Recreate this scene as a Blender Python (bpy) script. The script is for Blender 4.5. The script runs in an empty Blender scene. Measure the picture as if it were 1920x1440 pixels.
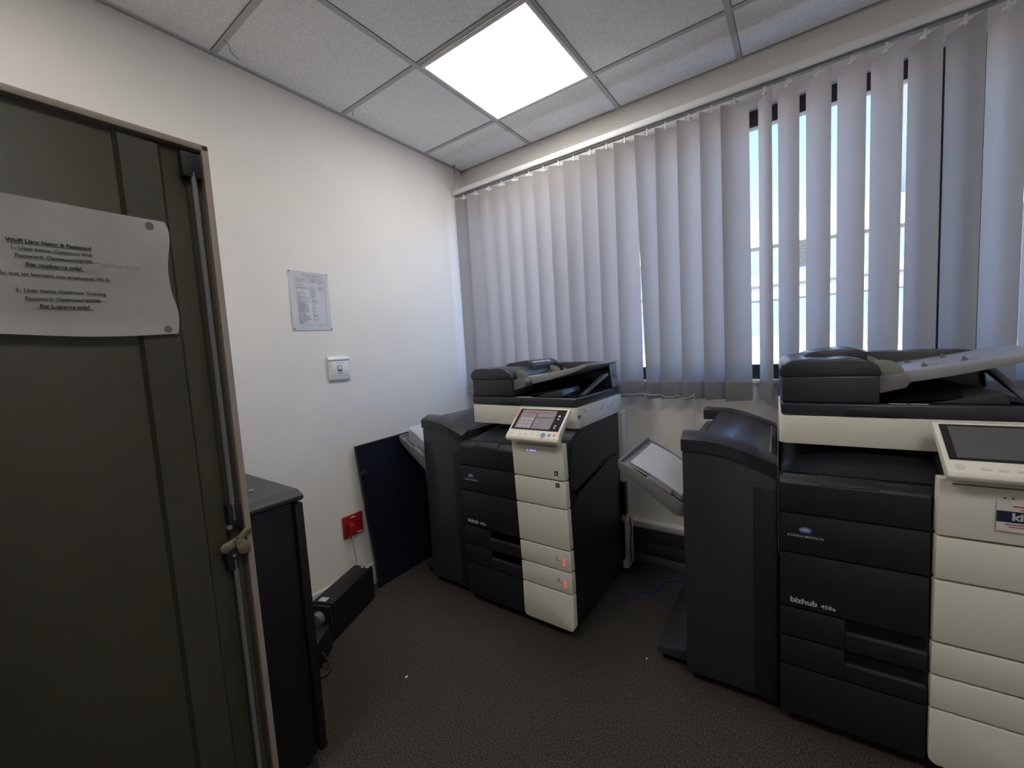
import bpy, bmesh, math, random
from mathutils import Vector, Matrix
random.seed(7)
S = bpy.context.scene
COL = S.collection
PI = math.pi

# ------------------------------------------------------------------ camera
def cam_basis(yaw, pitch, roll):
    f = Vector((math.sin(yaw)*math.cos(pitch), math.cos(yaw)*math.cos(pitch), math.sin(pitch)))
    r0 = Vector((math.cos(yaw), -math.sin(yaw), 0)); u0 = r0.cross(f)
    r = math.cos(roll)*r0 + math.sin(roll)*u0
    u = -math.sin(roll)*r0 + math.cos(roll)*u0
    return r, u, f
CAMLOC = Vector((2.0492, -2.3845, 1.3131))
r_, u_, f_ = cam_basis(-.6201, -.0830, -.0588)
cd = bpy.data.cameras.new('camera'); cd.sensor_width = 36; cd.lens = 36*765/1920; cd.clip_start = .02
cam = bpy.data.objects.new('camera', cd); COL.objects.link(cam)
M3 = Matrix((r_, u_, -f_)).transposed()
cam.matrix_world = Matrix.Translation(CAMLOC) @ M3.to_4x4()
S.camera = cam

# ------------------------------------------------------------------ world, sun, exposure
w = bpy.data.worlds.new('sky'); S.world = w; w.use_nodes = True
nt = w.node_tree; nt.nodes.clear()
out = nt.nodes.new('ShaderNodeOutputWorld'); bg = nt.nodes.new('ShaderNodeBackground')
sky = nt.nodes.new('ShaderNodeTexSky'); sky.sky_type = 'NISHITA'; sky.sun_disc = False
sky.sun_elevation = math.radians(48); sky.sun_rotation = math.radians(80); sky.air_density = 1.0; sky.dust_density = 0; sky.ozone_density = 4.0
bg.inputs['Strength'].default_value = .36
tint = nt.nodes.new('ShaderNodeVectorMath'); tint.operation = 'MULTIPLY'; tint.inputs[1].default_value = (.74, .90, 1.05)
nt.links.new(sky.outputs[0], tint.inputs[0]); nt.links.new(tint.outputs[0], bg.inputs[0]); nt.links.new(bg.outputs[0], out.inputs[0])
sd = bpy.data.lights.new('sun', 'SUN'); sd.energy = 6.5; sd.angle = .009; sd.color = (1, .88, .74)
sun = bpy.data.objects.new('sun', sd); COL.objects.link(sun)
sun.rotation_euler = Vector((.60, -.30, .74)).to_track_quat('Z', 'Y').to_euler()
S.view_settings.view_transform = 'Standard'; S.view_settings.look = 'None'
S.view_settings.gamma = 1; S.view_settings.use_curve_mapping = False
S.view_settings.exposure = 1.28
LIGHT = 5.5
ROOM_H = 2.64

# ------------------------------------------------------------------ materials
def mat(name, col, rough=.5, metal=0, var=0, vscale=20, bump=0, bscale=200, spec=.5, emit=None, estr=0, coat=0, col2=None, detail=3):
    m = bpy.data.materials.new(name); m.use_nodes = True
    t = m.node_tree; b = t.nodes['Principled BSDF']
    b.inputs['Base Color'].default_value = (*col, 1); b.inputs['Roughness'].default_value = rough
    b.inputs['Metallic'].default_value = metal; b.inputs['Specular IOR Level'].default_value = spec
    b.inputs['Coat Weight'].default_value = coat
    if emit: b.inputs['Emission Color'].default_value = (*emit, 1); b.inputs['Emission Strength'].default_value = estr
    tc = t.nodes.new('ShaderNodeTexCoord')
    if var:
        n = t.nodes.new('ShaderNodeTexNoise'); n.inputs['Scale'].default_value = vscale; n.inputs['Detail'].default_value = detail
        t.links.new(tc.outputs['Object'], n.inputs['Vector'])
        cr = t.nodes.new('ShaderNodeValToRGB'); cr.color_ramp.elements[0].position = .3; cr.color_ramp.elements[1].position = .7
        c2 = col2 or col
        cr.color_ramp.elements[0].color = (*[c*(1-var) for c in col], 1)
        cr.color_ramp.elements[1].color = (*[min(1, c*(1+var)) for c in c2], 1)
        t.links.new(n.outputs['Fac'], cr.inputs[0]); t.links.new(cr.outputs[0], b.inputs['Base Color'])
    if bump:
        n = t.nodes.new('ShaderNodeTexNoise'); n.inputs['Scale'].default_value = bscale; n.inputs['Detail'].default_value = 2
        t.links.new(tc.outputs['Object'], n.inputs['Vector'])
        bp = t.nodes.new('ShaderNodeBump'); bp.inputs['Strength'].default_value = bump; bp.inputs['Distance'].default_value = .002
        t.links.new(n.outputs['Fac'], bp.inputs['Height']); t.links.new(bp.outputs[0], b.inputs['Normal'])
    return m
M = {}
M['wall'] = mat('painted_wall', (.76, .72, .67), .85, var=.03, vscale=2.5, bump=.15, bscale=350)
M['ceiling'] = mat('ceiling_tile', (.86, .84, .81), .95, var=.09, vscale=110, bump=.7, bscale=160, detail=4)
M['tbar'] = mat('ceiling_bar', (.50, .49, .465), .6, var=.03, vscale=8)
M['groove'] = mat('groove_grey', (.16, .155, .15), .8, var=.1, vscale=30)
M['carpet'] = mat('carpet', (.036, .031, .026), 1, var=.7, vscale=200, bump=1, bscale=260, spec=.1, col2=(.062, .054, .045), detail=4)
M['cream'] = mat('cream_plastic', (.76, .73, .63), .5, var=.03, vscale=300, bump=.08, bscale=900)
M['creampale'] = mat('pale_plastic', (.62, .60, .55), .45, var=.02, vscale=100)  # pale cream for rear covers, skirting strips and panel keys
M['black'] = mat('black_plastic', (.012, .014, .016), .45, var=.12, vscale=400, bump=.12, bscale=1200)
M['blacksoft'] = mat('charcoal_plastic', (.032, .033, .040), .30, var=.08, vscale=300, bump=.05, bscale=900)
M['deep'] = mat('deep_black', (.008, .008, .010), .6, var=.1, vscale=50)
M['grey'] = mat('grey_plastic', (.17, .165, .17), .45, var=.05, vscale=300, bump=.05, bscale=900)
M['tray'] = mat('pale_grey_plastic', (.30, .30, .31), .42, var=.05, vscale=200)
M['greytray'] = mat('warm_grey_plastic', (.17, .17, .165), .5, var=.05, vscale=200)
M['glass'] = mat('black_glass', (.012, .012, .014), .12, var=.05, vscale=20)
M['lcd'] = mat('display', (.11, .10, .11), .18, var=.15, vscale=25, emit=(.5, .45, .47), estr=.10)
M['lcdoff'] = mat('display_off', (.10, .10, .095), .25, var=.06, vscale=12)
M['red'] = mat('red_plastic', (.30, .010, .014), .35, var=.05, vscale=50)
M['white'] = mat('white_plastic', (.72, .71, .68), .35, var=.02, vscale=50)
M['paper'] = mat('paper', (.86, .86, .89), .8, var=.02, vscale=40, bump=.05, bscale=60)
M['paperold'] = mat('crumpled_paper', (.86, .83, .80), .85, var=.09, vscale=9, bump=.35, bscale=14)
M['ink'] = mat('ink', (.05, .055, .06), .8, var=.1, vscale=100)
M['inkgrey'] = mat('grey_ink', (.22, .23, .27), .8, var=.1, vscale=100)
M['lettering'] = mat('silver_lettering', (.50, .50, .52), .5, var=.03, vscale=100)
M['blue'] = mat('blue_logo', (.03, .13, .42), .4, var=.2, vscale=60)
M['bluelight'] = mat('blue_led', (.2, .22, .7), .4, var=.05, vscale=60, emit=(.25, .27, 1), estr=.55)
M['redled'] = mat('red_mark', (.75, .10, .07), .4, var=.05, vscale=60, emit=(1, .12, .08), estr=.25)
M['orange'] = mat('orange_mark', (.70, .32, .08), .4, var=.05, vscale=60)
M['navy'] = mat('navy_print', (.008, .012, .035), .5, var=.2, vscale=30)
M['pinkish'] = mat('sticker_paper', (.70, .63, .60), .6, var=.04, vscale=30)
M['redink'] = mat('red_ink', (.40, .10, .12), .7, var=.05, vscale=100)
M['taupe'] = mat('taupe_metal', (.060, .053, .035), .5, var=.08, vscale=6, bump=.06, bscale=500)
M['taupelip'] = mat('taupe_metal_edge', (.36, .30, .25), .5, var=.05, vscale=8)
M['brass'] = mat('zinc_metal', (.38, .33, .20), .38, metal=.8, var=.25, vscale=60)
M['steel'] = mat('steel', (.6, .6, .6), .3, metal=1, var=.1, vscale=60)
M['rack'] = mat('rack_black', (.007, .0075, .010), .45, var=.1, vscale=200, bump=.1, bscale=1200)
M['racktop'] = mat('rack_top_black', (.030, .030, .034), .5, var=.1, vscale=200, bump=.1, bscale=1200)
M['navymetal'] = mat('navy_black_metal', (.006, .008, .017), .42, var=.25, vscale=5, bump=.05, bscale=900)
M['alu'] = mat('dark_aluminium', (.020, .022, .028), .4, var=.1, vscale=30)
M['rail'] = mat('rail_white', (.85, .85, .82), .35, var=.02, vscale=20)
M['duct'] = mat('dark_duct', (.050, .050, .055), .5, var=.08, vscale=30)
M['ductlow'] = mat('grey_skirting', (.15, .14, .125), .7, var=.1, vscale=10)
M['cable'] = mat('white_cable', (.45, .44, .40), .5, var=.05, vscale=30)
M['cableblk'] = mat('black_cable', (.012, .012, .013), .5, var=.1, vscale=30)
M['cableblu'] = mat('blue_cable', (.012, .045, .24), .5, var=.1, vscale=30)
M['facade'] = mat('facade_render', (.40, .39, .37), .9, var=.04, vscale=1.2)
M['facade2'] = mat('facade_warm', (.45, .39, .33), .9, var=.04, vscale=1.2)
M['roofwhite'] = mat('white_roof', (.88, .82, .73), .9, var=.04, vscale=.8)
M['pane'] = mat('facade_glazing', (.24, .29, .36), .5, var=.15, vscale=4)
M['line'] = mat('facade_line', (.15, .14, .13), .8, var=.1, vscale=2)

M['diffuser_fill'] = mat('fill_light_diffuser', (.9, .9, .9), .6, var=.01, vscale=5, emit=(1, .975, .93), estr=LIGHT*1.15)  # glow of the added fill panel, stronger than the visible one
def mat_fabric():
    m = bpy.data.materials.new('blind_fabric'); m.use_nodes = True; t = m.node_tree; t.nodes.clear()
    o = t.nodes.new('ShaderNodeOutputMaterial'); mx = t.nodes.new('ShaderNodeMixShader')
    d = t.nodes.new('ShaderNodeBsdfDiffuse'); tr = t.nodes.new('ShaderNodeBsdfTranslucent')
    tc = t.nodes.new('ShaderNodeTexCoord'); mp = t.nodes.new('ShaderNodeMapping'); mp.inputs['Scale'].default_value = (500, 500, 160)
    n = t.nodes.new('ShaderNodeTexNoise'); n.inputs['Scale'].default_value = 1.5
    cr = t.nodes.new('ShaderNodeValToRGB')
    cr.color_ramp.elements[0].position = .3; cr.color_ramp.elements[0].color = (.50, .50, .50, 1)
    cr.color_ramp.elements[1].position = .7; cr.color_ramp.elements[1].color = (.58, .58, .58, 1)
    t.links.new(tc.outputs['Object'], mp.inputs[0]); t.links.new(mp.outputs[0], n.inputs[0]); t.links.new(n.outputs['Fac'], cr.inputs[0])
    t.links.new(cr.outputs[0], d.inputs[0]); tr.inputs[0].default_value = (.66, .58, .53, 1)
    mx.inputs[0].default_value = .45
    t.links.new(d.outputs[0], mx.inputs[1]); t.links.new(tr.outputs[0], mx.inputs[2]); t.links.new(mx.outputs[0], o.inputs[0])
    return m
M['fabric'] = mat_fabric()
def mat_glass(name, col, a):
    m = bpy.data.materials.new(name); m.use_nodes = True; t = m.node_tree; t.nodes.clear()
    o = t.nodes.new('ShaderNodeOutputMaterial'); mx = t.nodes.new('ShaderNodeMixShader')
    g = t.nodes.new('ShaderNodeBsdfGlossy'); g.inputs['Roughness'].default_value = .05
    tr = t.nodes.new('ShaderNodeBsdfTransparent'); tr.inputs[0].default_value = (*col, 1)
    mx.inputs[0].default_value = a
    t.links.new(tr.outputs[0], mx.inputs[1]); t.links.new(g.outputs[0], mx.inputs[2]); t.links.new(mx.outputs[0], o.inputs[0])
    return m
M['winglass'] = mat_glass('window_glass', (.93, .95, .96), .05)
M['guide'] = mat('smoky_plastic', (.30, .31, .26), .25, var=.05, vscale=40)
M['guide'].node_tree.nodes['Principled BSDF'].inputs['Transmission Weight'].default_value = .25
M['diffuser'] = mat('light_diffuser', (.9, .9, .9), .6, var=.01, vscale=5, emit=(1, .985, .955), estr=LIGHT*.93)

# ------------------------------------------------------------------ mesh helpers
def nb(): return bmesh.new()
def add_box(bm, a, b, bev=0, seg=2, rot=None, piv=None):
    x0, y0, z0 = a; x1, y1, z1 = b
    vs = [bm.verts.new(p) for p in ((x0,y0,z0),(x1,y0,z0),(x1,y1,z0),(x0,y1,z0),(x0,y0,z1),(x1,y0,z1),(x1,y1,z1),(x0,y1,z1))]
    fs = [bm.faces.new([vs[i] for i in q]) for q in ((0,3,2,1),(4,5,6,7),(0,1,5,4),(1,2,6,5),(2,3,7,6),(3,0,4,7))]
    if bev:
        es = list({e for f in fs for e in f.edges})
        r = bmesh.ops.bevel(bm, geom=es, offset=bev, segments=seg, profile=.5, affect='EDGES')
        vs = list({v for f in r['faces'] for v in f.verts} | {v for v in vs if v.is_valid})
    if rot is not None:
        bmesh.ops.rotate(bm, verts=vs, cent=piv or Vector(a), matrix=rot)
    return bm
def add_prism(bm, prof, ax, t0, t1, bev=0, seg=2):
    """prof: 2-D polygon; ax: the axis it is extruded along ('x': prof=(y,z), 'y': (x,z), 'z': (x,y))"""
    def P(p, t):
        return {'x': (t, p[0], p[1]), 'y': (p[0], t, p[1]), 'z': (p[0], p[1], t)}[ax]
    A = [bm.verts.new(P(p, t0)) for p in prof]; Bv = [bm.verts.new(P(p, t1)) for p in prof]
    n = len(prof); fs = [bm.faces.new(A), bm.faces.new(Bv[::-1])]
    for i in range(n): fs.append(bm.faces.new((A[i], Bv[i], Bv[(i+1) % n], A[(i+1) % n])))
    bmesh.ops.recalc_face_normals(bm, faces=fs)
    if bev:
        es = list({e for f in fs for e in f.edges})
        bmesh.ops.bevel(bm, geom=es, offset=bev, segments=seg, profile=.5, affect='EDGES')
    return bm
def add_tube(bm, pts, r, n=8, closed=False):
    pts = [Vector(p) for p in pts]; rings = []
    for i, p in enumerate(pts):
        d = (pts[min(i+1, len(pts)-1)] - pts[max(i-1, 0)]).normalized()
        a = d.orthogonal().normalized() if i == 0 else (prev - d*prev.dot(d)).normalized()
        prev = a; b = d.cross(a)
        rr = r[i] if isinstance(r, (list, tuple)) else r
        rings.append([bm.verts.new(p + rr*(math.cos(2*PI*k/n)*a + math.sin(2*PI*k/n)*b)) for k in range(n)])
    for i in range(len(rings)-1):
        for k in range(n): bm.faces.new((rings[i][k], rings[i][(k+1) % n], rings[i+1][(k+1) % n], rings[i+1][k]))
    bm.faces.new(rings[0][::-1]); bm.faces.new(rings[-1])
    return bm
def add_cyl(bm, c, axis, r, h, n=24):
    d = Vector(axis).normalized(); return add_tube(bm, [Vector(c), Vector(c)+d*h], r, n)
def add_poly(bm, pts, th, nrm):
    """a thin solid sheet: polygon pts pushed by th along nrm"""
    nrm = Vector(nrm).normalized()*th
    A = [bm.verts.new(Vector(p)) for p in pts]; Bv = [bm.verts.new(Vector(p)+nrm) for p in pts]; n = len(pts)
    fs = [bm.faces.new(A), bm.faces.new(Bv[::-1])]
    for i in range(n): fs.append(bm.faces.new((A[i], Bv[i], Bv[(i+1) % n], A[(i+1) % n])))
    bmesh.ops.recalc_face_normals(bm, faces=fs); return bm
def add_grid(bm, fn, nu, nv, th=0):
    V = [[bm.verts.new(fn(i/nu, j/nv)) for j in range(nv+1)] for i in range(nu+1)]
    fs = [bm.faces.new((V[i][j], V[i+1][j], V[i+1][j+1], V[i][j+1])) for i in range(nu) for j in range(nv)]
    if th: bmesh.ops.solidify(bm, geom=fs, thickness=th)
    return bm
def smooth_curve(pts, n=8):
    P = [Vector(p) for p in pts]; o = []
    for i in range(len(P)-1):
        p0, p1, p2, p3 = P[max(i-1, 0)], P[i], P[i+1], P[min(i+2, len(P)-1)]
        for k in range(n):
            t = k/n; o.append(.5*((2*p1)+(-p0+p2)*t+(2*p0-5*p1+4*p2-p3)*t*t+(-p0+3*p1-3*p2+p3)*t**3))
    return o + [P[-1]]
def obj(name, bm, m, parent=None, loc=(0,0,0), rot=(0,0,0), ang=35, label=None):
    me = bpy.data.meshes.new(name); bm.to_mesh(me); bm.free()
    for p in me.polygons: p.use_smooth = True
    me.set_sharp_from_angle(angle=math.radians(ang))
    me.materials.append(M[m] if isinstance(m, str) else m)
    o = bpy.data.objects.new(name, me); COL.objects.link(o); o.location = loc; o.rotation_euler = rot
    if parent: o.parent = parent
    if label: o['label'] = label
    return o
def thing(name, label, cat, loc=(0,0,0), rz=0, group=None):
    o = bpy.data.objects.new(name, None); COL.objects.link(o); o.empty_display_size = .1
    o.location = loc; o.rotation_euler = (0,0,rz); o['label'] = label; o['category'] = cat
    if group: o['group'] = group
    return o
def tag(o, label, cat, group=None):
    o['label'] = label; o['category'] = cat
    if group: o['group'] = group
    return o
def struct(o): o['kind'] = 'structure'; return o
def text(name, s, size, m, parent, mw, align='LEFT', bold=0, ext=.0003, xs=1, sp=1):
    c = bpy.data.curves.new('t', 'FONT'); c.body = s; c.size = size; c.align_x = align; c.extrude = ext; c.offset = bold; c.space_character = sp
    o = bpy.data.objects.new('t', c); COL.objects.link(o)
    bpy.context.view_layer.update()
    dg = bpy.context.evaluated_depsgraph_get(); me = bpy.data.meshes.new_from_object(o.evaluated_get(dg))
    bpy.data.objects.remove(o); bpy.data.curves.remove(c)
    me.transform(Matrix.Scale(xs, 4, (1,0,0))); me.transform(mw)
    me.materials.clear(); me.materials.append(M[m])
    q = bpy.data.objects.new(name, me); COL.objects.link(q); q.parent = parent
    return q
def frame(o, xd, yd):
    """matrix taking text space (x right, y up) onto plane with origin o"""
    xd = Vector(xd).normalized(); yd = Vector(yd).normalized(); zd = xd.cross(yd)
    m = Matrix((xd, yd, zd)).transposed().to_4x4(); return Matrix.Translation(Vector(o)) @ m

# ------------------------------------------------------------------ room shell
RX, RY = 4.0, -3.6
bm = nb(); add_box(bm, (-.1, RY-.1, -.1), (RX+.1, .2, 0)); struct(obj('floor', bm, 'carpet'))
bm = nb(); add_box(bm, (-.1, RY-.1, ROOM_H), (RX+.1, .2, ROOM_H+.1)); struct(obj('ceiling', bm, 'ceiling'))
bm = nb(); add_box(bm, (-.1, RY-.1, 0), (0, .2, ROOM_H)); struct(obj('wall_left', bm, 'wall'))
bm = nb(); add_box(bm, (RX, RY-.1, 0), (RX+.1, .2, ROOM_H)); struct(obj('wall_right', bm, 'wall'))
bm = nb(); add_box(bm, (0, RY-.1, 0), (RX, RY, ROOM_H)); struct(obj('wall_back', bm, 'wall'))
WX0, WX1, WZ0, WZ1 = .06, 3.7, 1.09, 2.405
bm = nb()
add_box(bm, (0, 0, 0), (RX, .2, WZ0)); add_box(bm, (0, 0, WZ1), (RX, .2, ROOM_H))
add_box(bm, (0, 0, WZ0), (WX0, .2, WZ1)); add_box(bm, (WX1, 0, WZ0), (RX, .2, WZ1))
struct(obj('wall_window', bm, 'wall'))
# ceiling grid: the T bars and the wall angle
bm = nb(); zt = ROOM_H-.004
bxs = [.604+.6*k for k in range(6)]; bys = [-.37-.6*k for k in range(6)]
for x in bxs: add_box(bm, (x-.012, RY, zt), (x+.012, 0, ROOM_H+.001))
for y in bys: add_box(bm, (0, y-.012, zt+.001), (RX, y+.012, ROOM_H+.001))
add_box(bm, (0, RY, zt-.001), (.024, 0, ROOM_H+.001)); add_box(bm, (0, -.012, zt-.001), (RX, 0, ROOM_H+.001))
struct(obj('trim_1', bm, 'tbar'))
bm = nb()   # shadow line beside the bars, painted as dark grey strips
for x in bxs: add_box(bm, (x+.012, RY, zt+.0025), (x+.0145, 0, ROOM_H+.001))
for y in bys: add_box(bm, (0, y-.0145, zt+.0025), (RX, y-.012, ROOM_H+.001))
add_box(bm, (.0095, RY, zt-.0016), (.0125, 0, zt)); add_box(bm, (0, -.0145, zt+.0015), (RX, -.012, ROOM_H))
struct(obj('trim_2', bm, 'groove'))
bm = nb(); add_box(bm, (0, RY, 0), (.018, 0, .125), .003); struct(obj('baseboard_left', bm, 'creampale'))
bm = nb(); add_box(bm, (.018, -.055, .215), (RX, -.0, .25), .003); struct(obj('trim_3', bm, 'creampale'))
bm = nb(); add_box(bm, (.018, -.05, .132), (RX, 0, .215), .002); add_box(bm, (.018, -.05, .05), (RX, 0, .129), .002); struct(obj('trim_4', bm, 'duct'))
bm = nb(); add_box(bm, (.018, -.05, 0), (RX, 0, .05), .004); struct(obj('baseboard_window', bm, 'ductlow'))

# window
win = bpy.data.objects.new('window_1', None); COL.objects.link(win); win.location = (0, 0, WZ0); struct(win)
bm = nb(); y0, y1 = .045, .095
add_box(bm, (WX0, y0, 1.240), (WX1, y1, 1.315), .003); add_box(bm, (WX0, y0, 0), (WX1, y1, .075), .003)
for xa, xb in ((WX0, WX0+.05), (.85, .90), (1.745, 1.79), (2.485, 2.555), (2.585, 2.665), (3.2, 3.25), (WX1-.05, WX1)):
    add_box(bm, (xa, y0, .07), (xb, y1, 1.245), .002)
obj('window_frame', bm, 'alu', win)
bm = nb(); add_box(bm, (WX0+.04, .066, .07), (WX1-.04, .070, 1.245)); obj('glass_pane', bm, 'winglass', win)
bm = nb(); add_box(bm, (WX0, -.014, -.016), (WX1, .046, 0.002), .003); add_box(bm, (WX0, .094, -.012), (WX1, .30, 0.004), .003); obj('window_sill', bm, 'roofwhite', win)

# ------------------------------------------------------------------ ceiling light
def ceiling_light(x, y, label, m='diffuser'):
    t = thing('ceiling_light', label, 'ceiling light', (x, y, zt))
    bm = nb()
    for a, b in (((-.29,-.29,-.008),(.29,-.276,.001)), ((-.29,.276,-.008),(.29,.29,.001)), ((-.29,-.276,-.008),(-.276,.276,.001)), ((.276,-.276,-.008),(.29,.276,.001))):
        add_box(bm, a, b, .001)
    obj('light_frame', bm, 'white', t)
    bm = nb(); add_box(bm, (-.276, -.276, -.006), (.276, .276, -.001)); obj('diffuser', bm, m, t)
ceiling_light(.912, -.668, 'square flat white light panel glowing in the tiled ceiling above the nearer-corner photocopier')
ceiling_light(.904, -2.47, 'square white light panel added in the ceiling above the cupboard door, out of view')  # unseen panel added to brighten the upper left wall
ceiling_light(2.704, -2.47, 'square white fill light panel added in the ceiling behind the viewer, out of view', 'diffuser_fill')  # unseen fill added to brighten the copier fronts

# small hanger wires poking out of the ceiling
t = thing('rail_hanger', 'thin wire hanger dropping from the ceiling corner to the blind rail', 'wire hanger', (.03, -.115, 2.47))
bm = nb(); add_tube(bm, [(0,0,0),(.004,0,.17)], .0016, 6); add_tube(bm, [(.035,0,0),(.02,0,.10),(.006,0,.15)], .0012, 6); obj('wire', bm, 'grey', t)
bm = nb(); add_box(bm, (-.012,-.004,.164),(.016,.004,.169)); obj('clip', bm, 'grey', t)
for (x, y, lbl, pts) in ((.06, -1.55, 'thin torn fibre sticking out at a ceiling tile corner above the cupboard door', [(0,.06,0),(.03,.02,-.006),(.06,.0,-.004),(.07,-.02,0)]),
                    (.05, -.955, 'short loose fibre at the ceiling joint beside the light panel', [(0,.03,0),(.02,.01,-.006),(.04,0,-.002)])):
    bm = nb(); add_tube(bm, smooth_curve(pts, 4), .0016, 5)
    tag(obj('ceiling_fibre', bm, 'groove', loc=(x, y, zt)), lbl, 'loose fibre')

# ------------------------------------------------------------------ vertical blind
bl = thing('vertical_blind', 'grey fabric vertical blind hanging across the window, half turned open', 'blind', (0, -.10, 2.42))
bm = nb()
add_prism(bm, [(-.022,.018),(-.026,.030),(-.020,.052),(.014,.056),(.022,.050),(.022,.018)], 'x', .010, 3.6, .002)
obj('head_rail', bm, 'rail', bl)
bm = nb(); add_box(bm, (.02, -.012, .008), (3.59, .012, .018)); obj('rail_channel', bm, 'groove', bl, label='dark slot under the head rail')
VW = .127
def add_vane(cx, ct, cb, at, ab, xb=None, zb=1.0):
    """cx: carrier x; at/ab: turn at top and bottom in degrees (+ = left edge towards the room)"""
    z0 = zb-2.42; z1 = -.020
    def fn(u, v):
        k = v; a = math.radians(at*k + ab*(1-k)); x = cx + (ct*k + cb*(1-k))
        s = (u-.5)*VW; bow = .003*(1-(2*u-1)**2)
        return Vector((x + s*math.cos(a) - bow*math.sin(a)*1, s*math.sin(a) + bow*math.cos(a), z0 + (z1-z0)*v))
    bm = nb(); add_grid(bm, fn, 6, 14, .0009)
    # hem pocket with its weight
    def fh(u, v):
        p = fn(.0+u, .065*v)
        n = Vector((math.sin(math.radians(ab)), -math.cos(math.radians(ab)), 0)); return p + n*(.0022 + .0025*math.sin(PI*v))
    add_grid(bm, fh, 6, 5, .0008)
    vn = obj('vane', bm, 'fabric', bl, ang=60)
    bm = nb(); add_box(bm, (cx-.004, -.005, -.026), (cx+.004, .005, .010), .001)
    a = math.radians(at); R = Matrix.Rotation(a, 3, 'Z')
    add_box(bm, (cx-.020, -.0015, -.018), (cx+.020, .0015, -.010), 0, rot=R, piv=Vector((cx, 0, -.014)))
    obj('vane_clip', bm, 'white', vn)
left = [.007,.12,.238,.35,.458,.569,.676,.785,.886,.992,1.094]
for i, b in enumerate(left):
    s = (b-2.049)/2.285; a = 36
    xl = b - .037*s; add_vane(xl + .5*VW*math.cos(math.radians(a)), 0, 0, a + random.uniform(-3, 3), a + random.uniform(-2, 2))
# the looser vanes before the open group: (centre top shift, bottom shift, turns)
add_vane(1.265, 0, -.004, 38, 30, zb=1.005)
add_vane(1.385, -.008, .012, 42, 52)
add_vane(1.478, .006, .004, 40, 32)
add_vane(1.590, 0, .002, 40, 36)
add_vane(1.695, 0, 0, 40, 40)
add_vane(1.792, 0, .003, 28, 28, zb=.995)
for i, (c, a) in enumerate(((1.912,-62),(2.0,-50),(2.106,-48),(2.215,-47),(2.322,-48),(2.43,-52),(2.535,-50),(2.638,-54),(2.745,-50),(2.855,-52),(2.96,-50),(3.07,-50),(3.18,-50),(3.29,-50),(3.40,-50),(3.51,-50))):
    add_vane(c, 0, 0, a, a + random.uniform(-2, 2))
def sag(a, b, d, n=10):
    a, b = Vector(a), Vector(b); return [a.lerp(b, k/n) + Vector((0, 0, -d*4*(k/n)*(1-k/n))) for k in range(n+1)]
bm = nb(); cz = -1.39
pts = [(.04,-.055,cz+.03),(.12,-.055,cz-.02),(1.10,-.060,cz),(1.225,-.062,cz),(1.335,-.062,cz+.005),(1.43,-.062,cz),(1.52,-.062,cz-.002),(1.60,-.064,cz+.004)]
ds = [.004,.03,.045,.012,.008,.0,.0]
for k, d in zip(range(2, len(pts)-1), (.05,.004,.006,.012,.02)):
    add_tube(bm, sag(pts[k], pts[k+1], d), .0020, 5)
add_tube(bm, sag(pts[0], pts[1], .004), .0016, 5)
obj('bead_chain', bm, 'cable', bl); bm = nb()
add_tube(bm, [(1.60, -.064, cz+.004), (1.60, -.064, cz-.165)], .0008, 5)
for k in range(30): bmesh.ops.create_icosphere(bm, subdivisions=1, radius=.0030, matrix=Matrix.Translation((1.60, -.064, cz+.004-.006*k*.95)))
obj('chain_tail', bm, 'cable', bl)

# ------------------------------------------------------------------ copier (two of one make)
YF = -.122          # front of the body, behind it v grows towards the window
ZB = (.745,.905), (.618,.738), (.430,.611), (.328,.422), (.226,.321), (.050,.219)
def band_prof():    # rounded rectangle of the scanner unit, plan view
    pts = []; r = .022
    for (cx, cy, a0) in ((r, r, 180), (.622-r, r, 270), (.622-.006, .545-.006, 0), (.006, .545-.006, 90)):
        rr = r if cy == r else .006
        for k in range(7): a = math.radians(a0+15*k); pts.append((cx+rr*math.cos(a), cy+rr*math.sin(a)))
    return pts
def globe(parent, x, y, z, r):
    bm = nb(); c = bm.verts.new((x, y, z)); ring = [bm.verts.new((x+r*1.25*math.cos(2*PI*k/24), y, z+r*.8*math.sin(2*PI*k/24))) for k in range(24)]
    for k in range(24): bm.faces.new((c, ring[k], ring[(k+1) % 24]))
    g = obj('globe_emblem', bm, 'blue', parent)
    bm = nb()
    for j, (dz, wd) in enumerate(((.45,.5),(.2,.9),(-.05,.95),(-.3,.75))):
        add_box(bm, (x-r*1.2*wd, y-.0006, z+r*dz*.8-.0007), (x+r*1.2*wd*.8, y-.0002, z+r*dz*.8+.0007*(2-j*.3)))
    obj('emblem_stripe', bm, 'lettering', g)
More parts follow.
